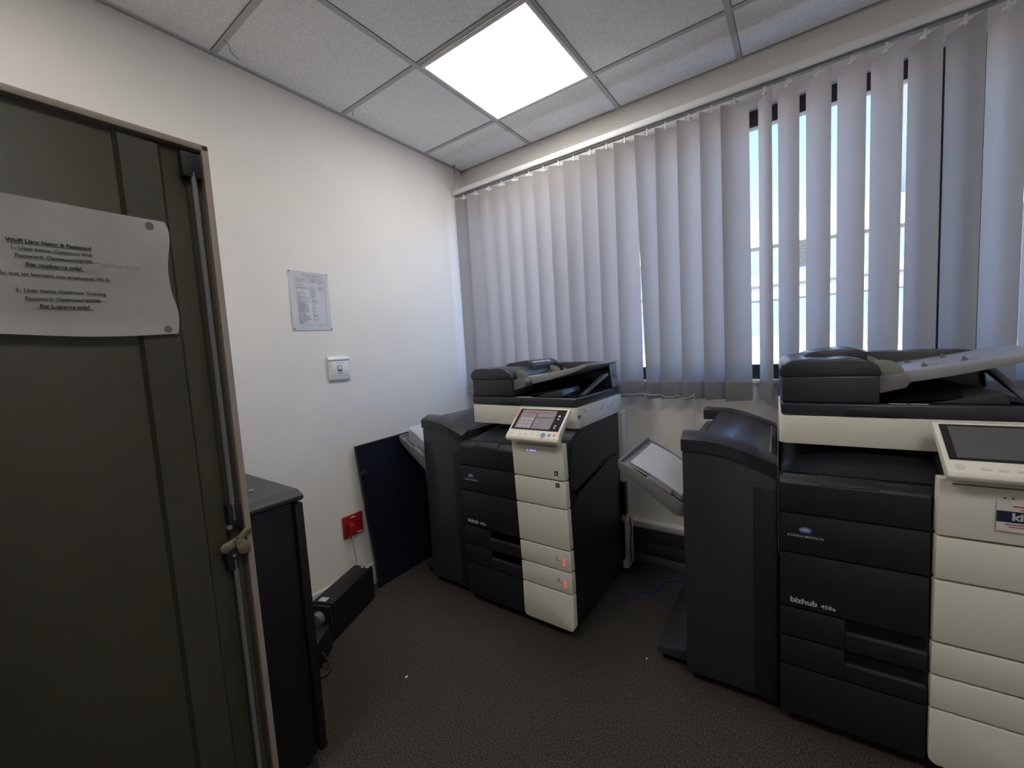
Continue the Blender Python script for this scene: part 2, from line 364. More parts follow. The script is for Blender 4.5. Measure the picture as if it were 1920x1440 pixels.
def copier(loc, rz, label, lit):
    t = thing('photocopier', label, 'photocopier', loc, rz)
    # casters
    for cx, cy in ((.07,-.06),(.55,-.06),(.07,.42),(.55,.42)):
        bm = nb(); add_cyl(bm, (cx-.012, cy, .024), (1,0,0), .024, .024, 16); add_box(bm, (cx-.018, cy-.014, .026), (cx+.018, cy+.014, .05), .002)
        obj('caster', bm, 'deep', t)
    # carcass
    bm = nb()
    add_prism(bm, [(YF+.012,.047),(.50,.047),(.50,.94),(.02,.94),(-.03,.925),(-.085,.905),(YF+.012,.895)], 'x', .385, .618, .006)
    add_prism(bm, [(YF+.012,.047),(.50,.047),(.50,.94),(.42,.94),(.40,.868),(YF+.03,.862),(YF+.012,.84)], 'x', .004, .39, .006)
    body = obj('body', bm, 'black', t)
    # side doors on the right flank
    bm = nb()
    add_poly(bm, [(.618,-.09,.60),(.618,-.09,.36),(.618,.40,.30),(.618,.455,.42),(.618,.455,.71),(.618,.27,.715),(.618,-.02,.66)], .004, (1,0,0))
    obj('side_door', bm, 'black', body)
    bm = nb()
    add_poly(bm, [(.618,-.075,.885),(.618,-.10,.70),(.618,-.04,.665),(.618,.25,.735),(.618,.46,.735),(.618,.47,.925),(.618,.02,.925),(.618,-.03,.90)], .004, (1,0,0))
    obj('side_cover', bm, 'black', body)
    bm = nb(); add_poly(bm, [(.6185,-.065,.675),(.6185,-.04,.655),(.6185,.28,.73),(.6185,.44,.735),(.6185,.44,.715),(.6185,.27,.712),(.6185,-.02,.66)], .0045, (1,0,0)); obj('door_grip', bm, 'deep', body)
    bm = nb()
    add_box(bm, (.0, .50, .09), (.640, .585, .94), .008); add_box(bm, (.30, .50, .045), (.648, .60, .33), .01)
    rc = obj('rear_cover', bm, 'creampale', t, label='cream back cover of the machine')
    bm = nb(); add_box(bm, (.60, .49, .36), (.645, .53, .55), .004); obj('rear_latch', bm, 'black', rc)
    bm = nb(); add_tube(bm, smooth_curve([(.652,.53,.34),(.653,.545,.26),(.653,.525,.2),(.652,.53,.09),(.652,.56,.05)], 6), .003, 6); obj('rear_cord', bm, 'cableblk', rc)
    # black front panels (u 0..0.352)
    X0, X1 = .0, .352
    def fp(z0, z1, xa=X0, xb=X1, name='front_panel', p=t, y=YF):
        bm = nb(); add_box(bm, (xa, y, z0), (xb, y+.02, z1), .0022); return obj(name, bm, 'black', p)
    top = None
    bm = nb()   # top fascia with its ledge
    add_prism(bm, [(YF,.744),(YF+.02,.744),(YF+.06,.862),(YF+.042,.864),(YF+.006,.846),(YF,.838)], 'x', X0, X1, .003)
    top = obj('top_fascia', bm, 'black', t)
    bm = nb(); add_prism(bm, [(YF-.0012,.843),(YF+.030,.8605),(YF+.030,.866),(YF+.004,.850)], 'x', .10, .245, .0008); obj('finger_recess', bm, 'deep', top)
    lp = fp(.612, .738)
    text('maker_name', 'KONICA MINOLTA', .0105, 'lettering', lp, frame((.068, YF-.0004, .665), (1,0,0), (0,0,1)), 'CENTER', .0001, xs=1.05)
    globe(lp, .068, YF-.0009, .690, .0135)
    bz = fp(.426, .606)
    text('model_name', 'bizhub', .0245, 'lettering', bz, frame((.028, YF-.0004, .443), (1,0,0), (0,0,1)), bold=.0007, xs=1.1)
    text('model_number', '458e', .0165, 'lettering', bz, frame((.108, YF-.0004, .443), (1,0,0), (0,0,1)), bold=.0002, xs=1.15)
    fp(.050, .216, name='lower_door')
    for k, (z0, z1) in enumerate(((.324,.420),(.222,.318))):
        d = fp(z0, z1, X0, .168, 'paper_drawer')
        bm = nb(); add_box(bm, (.168, YF, z0), (X1, YF+.02, z1-.040), .002); add_box(bm, (.168, YF+.016, z1-.045), (X1, YF+.02, z1), .001)
        obj('drawer_front', bm, 'black', d)
        bm = nb(); add_prism(bm, [(YF-.004, z1-.046),(YF+.010, z1-.046),(YF+.010, z1-.038),(YF-.001, z1-.036)], 'x', .172, .350, .001); obj('drawer_grip', bm, 'blacksoft', d)
        bm = nb(); add_box(bm, (.17, YF+.012, z1-.036), (.35, YF+.017, z1-.002)); obj('grip_recess', bm, 'deep', d)
    # cream column
    UL, UR = .358, .622
    def yl(z): return -.152 + .026*min(1, max(0, (.905-z)/.60))
    names = ('upper_cover', 'toner_door', 'front_door', 'tray_front', 'tray_front', 'base_cover')
    for k, (z0, z1) in enumerate(ZB):
        bm = nb()
        if k == 5:
            pr = []; r = .022
            for a in range(180, 271, 15): pr.append((UL+r+r*math.cos(math.radians(a)), z0+r+r*math.sin(math.radians(a))))
            for a in range(270, 361, 15): pr.append((UR-r+r*math.cos(math.radians(a)), z0+r+r*math.sin(math.radians(a))))
            pr += [(UR, z1), (UL, z1)]
            add_prism(bm, pr, 'y', yl(z0), yl(z0)+.035, .003)
        else:
            add_prism(bm, [(yl(z0), z0), (yl(z0)+.035, z0), (yl(z1)+.035, z1), (yl(z1), z1)], 'x', UL, UR, .003)
        c = obj(names[k], bm, 'cream', t)
        if k == 0:
            bm = nb(); add_box(bm, (UL+.025, yl(.89)-.0008, .8905), (UR-.035, yl(.89)+.003, .8945)); obj('slot', bm, 'groove', c)
            if lit:
                text('status_light', '\u2022 \u2022\u2022\u2022\u2022', .024, 'bluelight', c, frame((.462, yl(.86)-.0006, .858), (1,0,0), (0,0,1)), 'CENTER', .0006)
                bm = nb(); add_box(bm, (.572, yl(.77)-.0008, .764), (.590, yl(.77)+.001, .785)); b2 = obj('icon_label', bm, 'navy', c)
                text('icon_mark', 'e', .020, 'lettering', b2, frame((.581, yl(.77)-.0012, .7695), (1,0,0), (0,0,1)), 'CENTER', .0004)
            else:
                bm = nb(); add_box(bm, (.475, yl(.87)-.0007, .866), (.480, yl(.87)+.001, .8695)); add_box(bm, (.489, yl(.87)-.0007, .866), (.494, yl(.87)+.001, .8695)); obj('indicator', bm, 'ink', c)
        if k == 1 and lit:
            bm = nb(); add_box(bm, (.574, yl(.72)-.0008, .712), (.594, yl(.72)+.001, .732)); b2 = obj('energy_label', bm, 'ink', c)
            bm = nb(); add_box(bm, (.579, yl(.72)-.0012, .7225), (.590, yl(.72), .7240)); obj('label_mark', bm, 'lettering', b2)
        if k in (3, 4):
            zc = (z0+z1)/2
            text('tray_number', '12'[k-3], .019, 'ink', c, frame((.555, yl(zc)-.0022, zc+.002), (1,0,0), (0,0,1)), 'CENTER', .0002)
            bm = nb(); add_box(bm, (.540, yl(zc)-.0018, zc-.0035), (.572, yl(zc)-.0003, zc-.0025)); obj('number_line', bm, 'groove', c)
            bm = nb(); add_box(bm, (.584, yl(zc)-.0022, zc-.022), (.592, yl(zc)-.0003, zc+.012)); obj('paper_gauge', bm, 'redled' if lit else 'cream', c)
    # output deck under the scanner
    def deck(u, v):
        x = .006 + .376*u; y = -.085 + .49*v
        k = min(1, u/.55); k = math.sin(k*PI/2); m = min(1, v/.45); m = math.sin(m*PI/2)
        return Vector((x, y, .866 + .068*k*m))
    bm = nb(); add_grid(bm, deck, 16, 14, -.003); dk = obj('output_tray', bm, 'blacksoft', t, ang=60)
    # scanner unit
    bm = nb(); add_prism(bm, band_prof(), 'z', .941, 1.036, .003); sc = obj('scanner_unit', bm, 'cream', t)
    bm = nb()
    for (y, z, s) in ((.08,1.01,.005),(.265,.995,.006),(.40,1.0,.005),(.10,1.01,.002)):
        add_cyl(bm, (.6215, y, z), (1,0,0), s*.9, .001, 12)
    obj('screw_hole', bm, 'groove', sc)
    bm = nb()
    for (y, z) in ((.065,1.012),(.28,1.003),(.345,.99),(.42,1.008)):
        for a, b in (((0,0),(.013,.001)),((0,.010),(.013,.011)),((0,0),(.001,.011)),((.012,0),(.013,.011))):
            add_box(bm, (.6218, y+a[0], z+a[1]), (.6224, y+b[0], z+b[1]))
    obj('side_mark', bm, 'groove', sc)
    bm = nb(); add_box(bm, (.6216, .045, .943), (.6224, .0465, 1.03)); obj('seam', bm, 'groove', sc)
    bm = nb(); add_box(bm, (.585, .008, .985), (.6232, .034, 1.003), .004); obj('usb_recess', bm, 'greytray', sc)
    # lid
    bm = nb(); add_box(bm, (.006, .003, 1.040), (.616, .535, 1.079), .006, 3); lid = obj('lid', bm, 'blacksoft', t)
    bm = nb(); add_box(bm, (.175, -.0005, 1.041), (.315, .02, 1.067), .004); obj('lid_handle', bm, 'black', lid)
    bm = nb(); add_box(bm, (.285, .012, 1.0795), (.325, .024, 1.0803)); add_box(bm, (.330, .012, 1.0795), (.372, .024, 1.0803)); obj('lid_sticker', bm, 'white', lid, label='small white stickers on the lid edge')
    # document feeder
    bm = nb(); add_box(bm, (.008, .006, 1.080), (.262, .525, 1.170), .008, 3)
    fd = obj('document_feeder', bm, 'blacksoft', t)
    bm = nb()
    prof = [(.010,1.166),(.002,1.172),(.001,1.192),(.010,1.210),(.030,1.222),(.075,1.226),(.13,1.222),(.19,1.226),(.232,1.217),(.258,1.200),(.268,1.172),(.262,1.166)]
    add_prism(bm, prof, 'y', .003, .525, .006, 3); cp = obj('feeder_cover', bm, 'blacksoft', fd, ang=50)
    bm = nb(); add_prism(bm, [(.06,1.220),(.10,1.240),(.22,1.252),(.262,1.232),(.262,1.20),(.06,1.20)], 'y', .22, .50, .004); rg = obj('cover_ridge', bm, 'blacksoft', fd)
    bm = nb()
    for k in range(9):
        y = .235+.022*k; add_box(bm, (.245, y, 1.2415-.002), (.2585, y+.011, 1.2435), rot=Matrix.Rotation(math.radians(24), 3, 'Y'), piv=Vector((.25, y, 1.241)))
    obj('guide_symbols', bm, 'lettering', fd, label='row of pale printed symbols on the feeder ridge')
    # back wall and raised document tray
    bm = nb(); add_prism(bm, [(.262,1.079),(.262,1.226),(.45,1.224),(.55,1.222),(.605,1.214),(.614,1.079)], 'y', .455, .525, .005); bw = obj('tray_back_wall', bm, 'blacksoft', t)
    bm = nb(); add_poly(bm, [(.612,.44,1.085),(.612,.52,1.085),(.604,.52,1.205),(.598,.44,1.205)], .004, (1,0,.1)); obj('wall_end', bm, 'grey', bw)
    bm = nb(); add_prism(bm, [(.262,1.128),(.32,1.134),(.44,1.158),(.565,1.190),(.640,1.218),(.640,1.232),(.565,1.213),(.44,1.190),(.345,1.176),(.262,1.172)], 'y', .085, .455, .002)
    dt = obj('document_tray', bm, 'tray', t)
    bm = nb()
    for x, z, y in ((.385,1.182,.16),(.475,1.198,.16),(.385,1.182,.36),(.475,1.198,.36)):
        add_poly(bm, [(x,y,z),(x+.018,y,z+.003),(x+.004,y,z+.016)], .003, (0,1,0))
    add_box(bm, (.41,.17,1.1875), (.44,.178,1.1885)); add_box(bm, (.50,.17,1.2035), (.52,.178,1.2045))
    obj('tray_mark', bm, 'grey', dt)
    bm = nb(); add_prism(bm, [(.262,1.110),(.325,1.128),(.338,1.150),(.328,1.172),(.262,1.164)], 'y', .028, .115, .002); gb = obj('side_guide', bm, 'grey', t)
    gp = [(.262,1.166),(.326,1.170),(.324,1.185),(.316,1.198),(.298,1.209),(.275,1.214),(.255,1.213)]
    bm = nb(); add_prism(bm, gp, 'y', .055, .061, .001); obj('guide_plate', bm, 'guide', gb)
    bm = nb(); add_prism(bm, gp, 'y', .40, .406, .001); obj('guide_plate', bm, 'guide', gb)
    # exit tray plates under the document tray and the flip-up stopper
    bm = nb(); add_grid(bm, lambda u, v: Vector((.27+.33*u, .03+.41*v, 1.082 + .045*(max(0, 1-abs(u-.55)/.42)**.8)*(.35+.65*v))), 14, 8, -.002)
    et = obj('exit_tray', bm, 'black', t, ang=30)
    bm = nb(); add_prism(bm, [(.38,1.081),(.525,1.116),(.540,1.081)], 'y', .03, .22, .002); obj('exit_ramp', bm, 'blacksoft', et)
    bm2 = nb(); add_prism(bm2, [(.10,1.083),(.125,1.083),(.36,1.140),(.40,1.150),(.40,1.162),(.355,1.158),(.33,1.150)], 'x', .588, .610, .002)
    obj('paper_stopper', bm2, 'grey', et)
    # operation panel
    UP0, UP1 = .362, .622
    bm = nb()
    add_prism(bm, [(-.060,1.040),(-.052,1.030),(-.172,.918),(-.184,.912),(-.197,.915),(-.203,.926),(-.198,.938),(-.068,1.041)], 'x', UP0, UP1, .003, 3)
    op = obj('control_panel', bm, 'cream', t)
    bm = nb(); add_cyl(bm, (UP1-.001, -.187, .927), (1,0,0), .0165, .006, 24); obj('panel_hinge', bm, 'cream', op)
    bm = nb(); add_box(bm, (.40, -.165, .905), (.60, -.10, .93), .004); obj('panel_mount', bm, 'greytray', op)
    # a frame on the sloping face: origin at its lower left, q along the slope upwards
    A = Vector((0, -.198, .938)); B = Vector((0, -.068, 1.041)); q = (B-A).normalized(); nn = Vector((0, -q.z, q.y)); Ls = (B-A).length
    def on(x, d, h=0): return Vector((x, 0, 0)) + A + q*d + nn*h
    def plate(name, x0, x1, d0, d1, h, m, parent, th=.0016):
        bm = nb(); add_poly(bm, [on(x0, d0, h-th), on(x1, d0, h-th), on(x1, d1, h-th), on(x0, d1, h-th)], th, nn); return obj(name, bm, m, parent)
    gl = plate('panel_glass', UP0+.010, UP1-.010, .038, Ls-.006, .0012, 'glass', op)
    ds = plate('display', UP0+.026, UP1-.055, .046, Ls-.013, .0018, 'lcd' if lit else 'lcdoff', op, .001)
    if lit:
        plate('screen_bar', UP0+.03, UP1-.06, Ls-.032, Ls-.022, .0021, M.get('pinkdim') or 'redtone', ds, .0004)
        plate('screen_line', UP0+.115, UP1-.06, .108, .111, .0021, 'glass', ds, .0004)
        plate('screen_divider', UP0+.108, UP0+.112, .048, Ls-.034, .0021, 'glass', ds, .0004)
        for i in range(3):
            for j in range(3): plate('screen_key', UP0+.036+.024*i, UP0+.056+.024*i, .052+.020*j, .066+.020*j, .0021, 'lcdkey', ds, .0003)
    for k in range(4):
        x = UP0+.062+.030*k; plate('menu_key', x, x+.017, .010, .0165, .0012, 'creampale', op, .002)
    def disc(name, x, d, r, h, m):
        bm = nb(); c = [on(x+r*math.cos(2*PI*k/20), d+r*math.sin(2*PI*k/20), h-.002) for k in range(20)]; add_poly(bm, c, .002, nn); return obj(name, bm, m, op)
    disc('power_key', UP0+.026, .017, .009, .0012, 'creampale')
    if lit:
        disc('start_key', UP0+.187, .014, .012, .0018, 'startkey'); disc('stop_key', UP0+.217, .017, .0065, .0018, 'redtone'); disc('reset_key', UP0+.240, .019, .006, .0016, 'orange')
        plate('start_light', UP0+.178, UP0+.196, -.001, .004, .002, 'redled', op)
        for d, h in ((.118,.010),(.103,.006),(.066,.006),(.054,.006)): plate('touch_icon', UP1-.040, UP1-.030, d, d+h, .0018, 'lettering', gl, .0004)
        plate('edge_light', UP0+.0035, UP0+.0075, .105, Ls-.012, .0016, 'redled', op)
    else:
        disc('start_key', UP0+.187, .014, .012, .0018, 'startkey')
    return t
M['redtone'] = mat('muted_red', (.34, .13, .13), .4, var=.05, vscale=60)
M['lcdkey'] = mat('display_key', (.14, .13, .14), .3, var=.05, vscale=60, emit=(.5, .46, .48), estr=.16)
M['startkey'] = mat('blue_key', (.10, .30, .48), .3, var=.05, vscale=60)

def finisher(loc, rz, label, paper_label, n_stack):
    """stands left of a copier: x -0.305..0, its front at YF+.025"""
    t = thing('finisher', label, 'finisher', loc, rz)
    W = .303; yf = -.092; yb = .555
    arc = [(-W,.956),(-.26,.9565),(-.22,.955),(-.18,.950),(-.14,.9405),(-.10,.927),(-.06,.910),(-.03,.897),(-.004,.886)]
    bm = nb()   # main case
    add_prism(bm, [(-W+.003,.045)] + [(-W+.003,arc[0][1]-.052)] + [(x, z-.050) for x, z in arc[1:-1]] + [(-.004,.836),(-.004,.045)], 'y', yf+.003, yb, .003)
    cs = obj('case', bm, 'blacksoft', t, ang=50)
    bm = nb(); add_box(bm, (-.075, yf-.0006, .05), (-.006, yf+.012, .80), .003); obj('inner_panel', bm, 'black', cs)
    # top cover: a front band, a back band and a slightly lower lid between them
    def slab(y0, y1, top, h0, dz=0, x0=-W, fr=0):
        bm = nb(); n = len(arc)
        ring = []
        P = [(max(x, x0), z+dz) for x, z in arc if x >= x0-1e-6]
        if P[0][0] > x0+1e-6: P.insert(0, (x0, arc[0][1]+dz))
        Q = [(x, z-h0) for x, z in P]
        add_prism(bm, P + Q[::-1], 'y', y0, y1, .004, 3); return bm
    # front band: rises a little from the front edge backwards
    bm = nb(); rows = [(yf-.002,-.048),(yf-.002,-.006),(yf+.004,0),(yf+.055,.018),(yf+.060,.018),(yf+.060,-.048)]
    V = [[bm.verts.new((x, y, z+dz)) for (x, z) in arc] for (y, dz) in rows]
    for i in range(len(rows)):
        j = (i+1) % len(rows)
        for k in range(len(arc)-1): bm.faces.new((V[i][k], V[i][k+1], V[j][k+1], V[j][k]))
    bm.faces.new([V[i][0] for i in range(len(rows))]); bm.faces.new([V[i][-1] for i in range(len(rows))][::-1])
    bmesh.ops.recalc_face_normals(bm, faces=bm.faces)
    tc = obj('top_cover', bm, 'blacksoft', t, ang=30)
    bm = slab(yf+.0605, yb-.085, None, .05, .0135, -.225); obj('inner_lid', bm, 'blacksoft', tc, ang=50)
    bm = slab(yb-.082, yb, None, .05, .020); obj('back_band', bm, 'blacksoft', tc, ang=50)
    bm = nb(); add_prism(bm, [(-.225,.905),(-.225,.962),(-.24,.96),(-.245,.905)], 'y', yf+.061, yb-.083, .002); obj('exit_slot', bm, 'deep', tc)
    bm = nb(); add_box(bm, (-.285, yf+.061, .90), (-.245, .10, .945), .004); obj('exit_arm', bm, 'black', tc)
    bm = nb(); add_cyl(bm, (-.262, .02, .944), (0,0,1), .005, .003, 12); obj('arm_screw', bm, 'steel', tc)
    bm = nb(); add_box(bm, (-.030, yf+.075, .905), (-.024, yb-.10, .9135), .001, rot=Matrix.Rotation(math.radians(20), 3, 'Y')); obj('lid_strip', bm, 'grey', tc)
    bm = nb(); add_poly(bm, [(-.106,yf-.0035,.927),(-.004,yf-.0035,.885),(-.004,yf-.0035,.845),(-.092,yf-.0035,.880)], .004, (0,1,0)); obj('cover_grip', bm, 'black', tc)
    # foot
    bm = nb(); add_prism(bm, [(-.115-.305,.035),(-.30,.035),(-.30,.085),(-.36,.075),(-.118-.305,.062)], 'y', .0-.035, .44, .005)
    obj('base_foot', bm, 'blacksoft', t)
    for cx, cy in ((-.27,-.05),(-.04,-.05),(-.27,.48),(-.04,.48),(-.395,.0),(-.395,.40)):
        bm = nb(); add_cyl(bm, (cx-.012, cy, .018), (1,0,0), .018, .024, 12); add_box(bm, (cx-.014, cy-.01, .02), (cx+.014, cy+.01, .046)); obj('caster', bm, 'deep', t)
    # paper tray
    bm = nb()
    pr = [(-.550,.835),(-.47,.792),(-.46,.786),(-.40,.748),(-.305,.688),(-.305,.640),(-.335,.640),(-.548,.795),(-.556,.815)]
    add_prism(bm, pr, 'y', -.055, -.045, .003); add_prism(bm, pr, 'y', .39, .40, .003)
    add_prism(bm, [(-.552,.826),(-.305,.678),(-.305,.664),(-.552,.800)], 'y', -.050, .395, .002)
    add_box(bm, (-.556, -.055, .806), (-.544, .40, .838), .004)
    tr = obj('paper_tray', bm, 'greytray', t)
    bm = nb(); add_prism(bm, [(-.45,.772),(-.375,.727),(-.35,.712),(-.35,.728),(-.43,.778)], 'y', -.055, .02, .003); obj('tray_rib', bm, 'grey', tr)
    # bail arms that press on the paper
    bm = nb(); add_box(bm, (-W-.010, .02, .875), (-W+.004, .05, .90), .003); add_box(bm, (-W-.010, .20, .875), (-W+.004, .23, .90), .003); obj('bail_arm', bm, 'deep', t)
    # the paper that lies on the tray
    ps = thing('paper_stack', paper_label, 'paper', loc, rz)
    for k in range(n_stack):
        dx, dy = random.uniform(-.009, .007), random.uniform(-.008, .008)
        x0, x1 = -.505+dx, -.318; z0, z1 = .806+.0065*k, .694+.0065*k
        def fn(u, v, x0=x0, x1=x1, z0=z0, z1=z1, dy=dy):
            return Vector((x0+(x1-x0)*u, -.022+dy+.352*v, z0+(z1-z0)*u + .006*math.sin(PI*u)))
        bm = nb(); add_grid(bm, fn, 8, 2, .0058); obj('paper_sheaf', bm, 'paper', ps, ang=50)
    return t

P1 = (.609, -.748, 0); P2 = (1.985, -.728, 0); A2 = math.radians(2.5)
c1 = copier(P1, 0, 'large black and cream photocopier near the left corner, its touch screen lit', True)
c2 = copier(P2, A2, 'large black and cream photocopier at the right edge with a dark screen and a sticker', False)
finisher(P1, 0, 'black paper finisher docked to the left side of the photocopier nearer the corner', 'white paper stack on the finisher tray beside the leaning panel', 13)
finisher(P2, A2, 'black paper finisher with a grey tray, docked to the photocopier with the sticker', 'thick white paper stack on the grey tray between the two photocopiers', 4)
# the sticker on the right copier
st = thing('sticker', 'shop sticker with a navy band reading kin on the right photocopier', 'sticker', P2, A2)
y = -.1535
bm = nb(); add_box(bm, (.463, y, .782), (.608, y+.0008, .862)); obj('sticker_sheet', bm, 'pinkish', st)
bm = nb(); add_box(bm, (.463, y-.0006, .806), (.608, y, .835)); obj('navy_band', bm, 'navy', st)
text('band_text', 'kin', .026, 'lettering', st, frame((.489, y-.001, .813), (1,0,0), (0,0,1)), bold=.001, xs=1.1)
bm = nb()
for z, x0, x1, h in ((.846,.490,.58,.004),(.839,.503,.57,.0025),(.799,.478,.58,.003),(.793,.484,.57,.0025)): add_box(bm, (x0, y-.0005, z), (x1, y, z+h))
obj('fine_print', bm, 'redink', st)

# ------------------------------------------------------------------ cupboard with its open door
cb = thing('metal_cupboard', 'taupe metal cupboard with its door standing open at the left edge', 'cupboard', (1.095, -2.50, 0))
bm = nb()
for a, b in (((-.02,-.45,.03),(.88,-.43,1.75)), ((-.02,-.43,.03),(0,-.012,1.75)), ((.86,-.43,.03),(.88,-.012,1.75)), ((0,-.43,.03),(.86,-.012,.10)), ((0,-.43,1.73),(.86,-.012,1.75))): add_box(bm, a, b, .002)
obj('carcass', bm, 'taupe', cb)
for z in (.5,.9,1.3):
    bm = nb(); add_box(bm, (.002, -.425, z), (.858, -.03, z+.02), .002); obj('shelf', bm, 'taupe', cb)
dy = .468
bm = nb(); add_box(bm, (-.018, .0, .08), (-.014, dy, 1.745), .001)
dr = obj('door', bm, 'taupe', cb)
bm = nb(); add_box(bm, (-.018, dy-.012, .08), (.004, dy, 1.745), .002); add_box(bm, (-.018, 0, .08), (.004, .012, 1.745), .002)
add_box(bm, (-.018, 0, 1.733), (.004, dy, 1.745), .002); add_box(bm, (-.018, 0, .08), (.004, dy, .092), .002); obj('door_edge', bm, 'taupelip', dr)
bm = nb()   # stiffening channel
def chan(y0, y1, d=.010, s=.006): return [(-.014, y0), (-.014+d, y0+s), (-.014+d, y1-s), (-.014, y1)]
add_prism(bm, chan(.330, .396), 'z', .10, 1.725); add_prism(bm, chan(.428, .452, .006, .004), 'z', .10, 1.725); obj('stiffener', bm, 'taupe', dr)
bm = nb(); add_tube(bm, [(.006, .437, 1.685), (.006, .437, 1.0)], .0045, 8); add_tube(bm, [(.006, .430, .92), (.006, .430, .10)], .0045, 8); obj('lock_rod', bm, 'grey', dr)
bm = nb(); add_box(bm, (-.008, .420, 1.675), (.010, .452, 1.722), .003); obj('rod_guide', bm, 'deep', dr)
bm = nb(); add_box(bm, (-.008, .426, .985), (.010, .452, 1.035), .003); obj('lock_block', bm, 'deep', dr)
bm = nb(); add_box(bm, (-.008, .416, .898), (.010, .436, .955), .003); obj('lock_block', bm, 'deep', dr)
bm = nb()
def lobe(a, l, w=.0105):
    a = math.radians(a); c = (.437, .960); pr = []
    for k in range(9):
        th = a - PI/2 + PI*k/8; pr.append((c[0]+l*math.cos(a)+w*math.cos(th), c[1]+l*math.sin(a)+w*math.sin(th)))
    pr += [(c[0]-w*.7*math.sin(a), c[1]+w*.7*math.cos(a)), (c[0]+w*.7*math.sin(a), c[1]-w*.7*math.cos(a))]
    add_prism(bm, pr, 'x', .013, .017, .0012)
lobe(200, .024); lobe(35, .022, .008); lobe(-65, .024, .012)
add_cyl(bm, (.012, .437, .960), (1,0,0), .008, .009, 12)
obj('cam_latch', bm, 'brass', dr, label='three-lobed zinc cam latch')
bm = nb(); add_cyl(bm, (.010, .437, .960), (1,0,0), .004, .013, 10); add_cyl(bm, (.004, .426, .990), (1,0,0), .0045, .010, 10); add_cyl(bm, (.009, .428, .930), (1,0,0), .0035, .004, 10); obj('latch_screw', bm, 'steel', dr)

# notice taped on the door
pn = thing('wifi_notice', 'creased landscape paper notice about wifi taped on the open cupboard door', 'paper notice', (1.095, -2.50, 1.39))
def paperf(u, v):
    y = .065+.319*u; 
    if v < 1: y += .004*math.sin(9*v)*(u > .98)
    z = -.012+.205*v + (.003*math.sin(7*u) if v == 0 else 0) + .012*(1-u)*(v)*.3
    x = .0022 + .0008*math.sin(11*u+3*v) + .0006*math.sin(17*v+5*u) + .004*max(0, (u-.93)/.07)*abs(math.sin(9*v)) + .004*max(0, (.12-v)/.12)
    return Vector((x, y, z))
bm = nb(); add_grid(bm, paperf, 26, 18, .0004); sh = obj('sheet', bm, 'paperold', pn, ang=60)
XT = .0048
lines = [(.126,.2385,'Wi-Fi User Name & Password',1,1),(.115,.240,'1- User name: Optimum Wifi',0,0),(.104,.241,'Password: Optimum135779',0,2),(.092,.2395,'For employees only!',1,1),
         (.077,.232,'Please do not let learners use employees Wi-Fi.',0,0),(.053,.2445,'2- User name: Optimum Training',0,0),(.041,.2445,'Password: Optimum135779',0,2),(.030,.2445,'For Learners only!',1,1)]
for (z, yc, s, bo, ul) in lines:
    text('notice_line', s, .0072, 'ink', sh, frame((XT, yc, z), (0,1,0), (0,0,1)), 'CENTER', .00028 if bo else .0001)
    wd = len(s)*.00335
    if ul:
        zz = z-.0012 if ul == 1 else z+.0022
        a, b = (yc-wd/2, yc+wd/2) if ul == 1 else (yc-.004, yc+wd/2+.009)
        bm = nb(); add_box(bm, (XT-.0004, a, zz-.0003), (XT, b, zz+.0003)); obj('rule', bm, 'ink', sh)
bm = nb(); add_tube(bm, [(XT-.0003, .290+.0009*k, .1045+.0022*math.sin(k*1.35)*(1+.5*math.sin(k*.7))-.00003*k) for k in range(58)], .00022, 4); obj('handwriting', bm, 'inkgrey', sh)
for p in ((.362,.182),(.370,-.002)):
    bm = nb(); add_cyl(bm, (.0045, p[0], p[1]+.0), (1,0,0), .006, .001, 16); obj('corner_stain', bm, 'greytray', sh)

# ------------------------------------------------------------------ rack cabinet
rk = thing('rack_cabinet', 'low black network rack cabinet standing behind the open cupboard door', 'rack cabinet', (.40, -2.065, 0))
bm = nb(); add_box(bm, (-.36, -.30, .05), (.372, .270, .895), .004); obj('side_panels', bm, 'rack', rk)
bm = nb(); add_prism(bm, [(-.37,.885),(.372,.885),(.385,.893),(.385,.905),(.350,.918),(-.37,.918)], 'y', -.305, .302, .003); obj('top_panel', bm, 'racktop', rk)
bm = nb(); add_box(bm, (-.365, .274, .055), (.380, .300, .880), .004); obj('front_door', bm, 'rack', rk)
bm = nb()
for x, y in ((.235,.215),(.30,.10),(-.2,.215),(.28,-.15)): 
    add_cyl(bm, (x, y, .918), (0,0,1), .0075, .004, 14)
    add_cyl(bm, (x, y, .921), (0,0,1), .0035, .003, 8)
obj('top_screw', bm, 'steel', rk)
for cx, cy in ((-.3,-.24),(.32,-.24),(-.3,.24),(.32,.24)):
    bm = nb(); add_cyl(bm, (cx, cy-.012, .025), (0,1,0), .025, .024, 14); obj('caster', bm, 'deep', rk)

# ------------------------------------------------------------------ loose side panel leaning on the wall
lp = thing('side_panel', 'dark blue-black sheet metal panel leaning on the wall beside the red socket', 'panel', (.075, -1.04, .0))
c = [Vector((.0,.0,.0)), Vector((.0,.46,.0)), Vector((-.047,.41,.842)), Vector((-.047,-.046,.830))]
n = (c[1]-c[0]).cross(c[3]-c[0]).normalized()
if n.x < 0: n = -n
bm = nb(); add_poly(bm, c, -.012, n); sp = obj('panel_sheet', bm, 'navymetal', lp)
bm = nb()
def edge(a, b, w=.010):
    a, b = c[a], c[b]; cen = sum(c, Vector())/4
    d = ((cen-a) - (b-a).normalized()*(cen-a).dot((b-a).normalized())).normalized()*w
    add_poly(bm, [a, b, b+d, a+d], .006, n)
edge(2, 3); edge(3, 0); edge(1, 2)
obj('panel_rim', bm, 'rack', sp)
pt = c[3].lerp(c[0], .19); bm = nb(); add_box(bm, (pt.x, pt.y-.006, pt.z-.012), (pt.x+.02, pt.y+.03, pt.z+.012), .003); obj('panel_clip', bm, 'deep', sp)
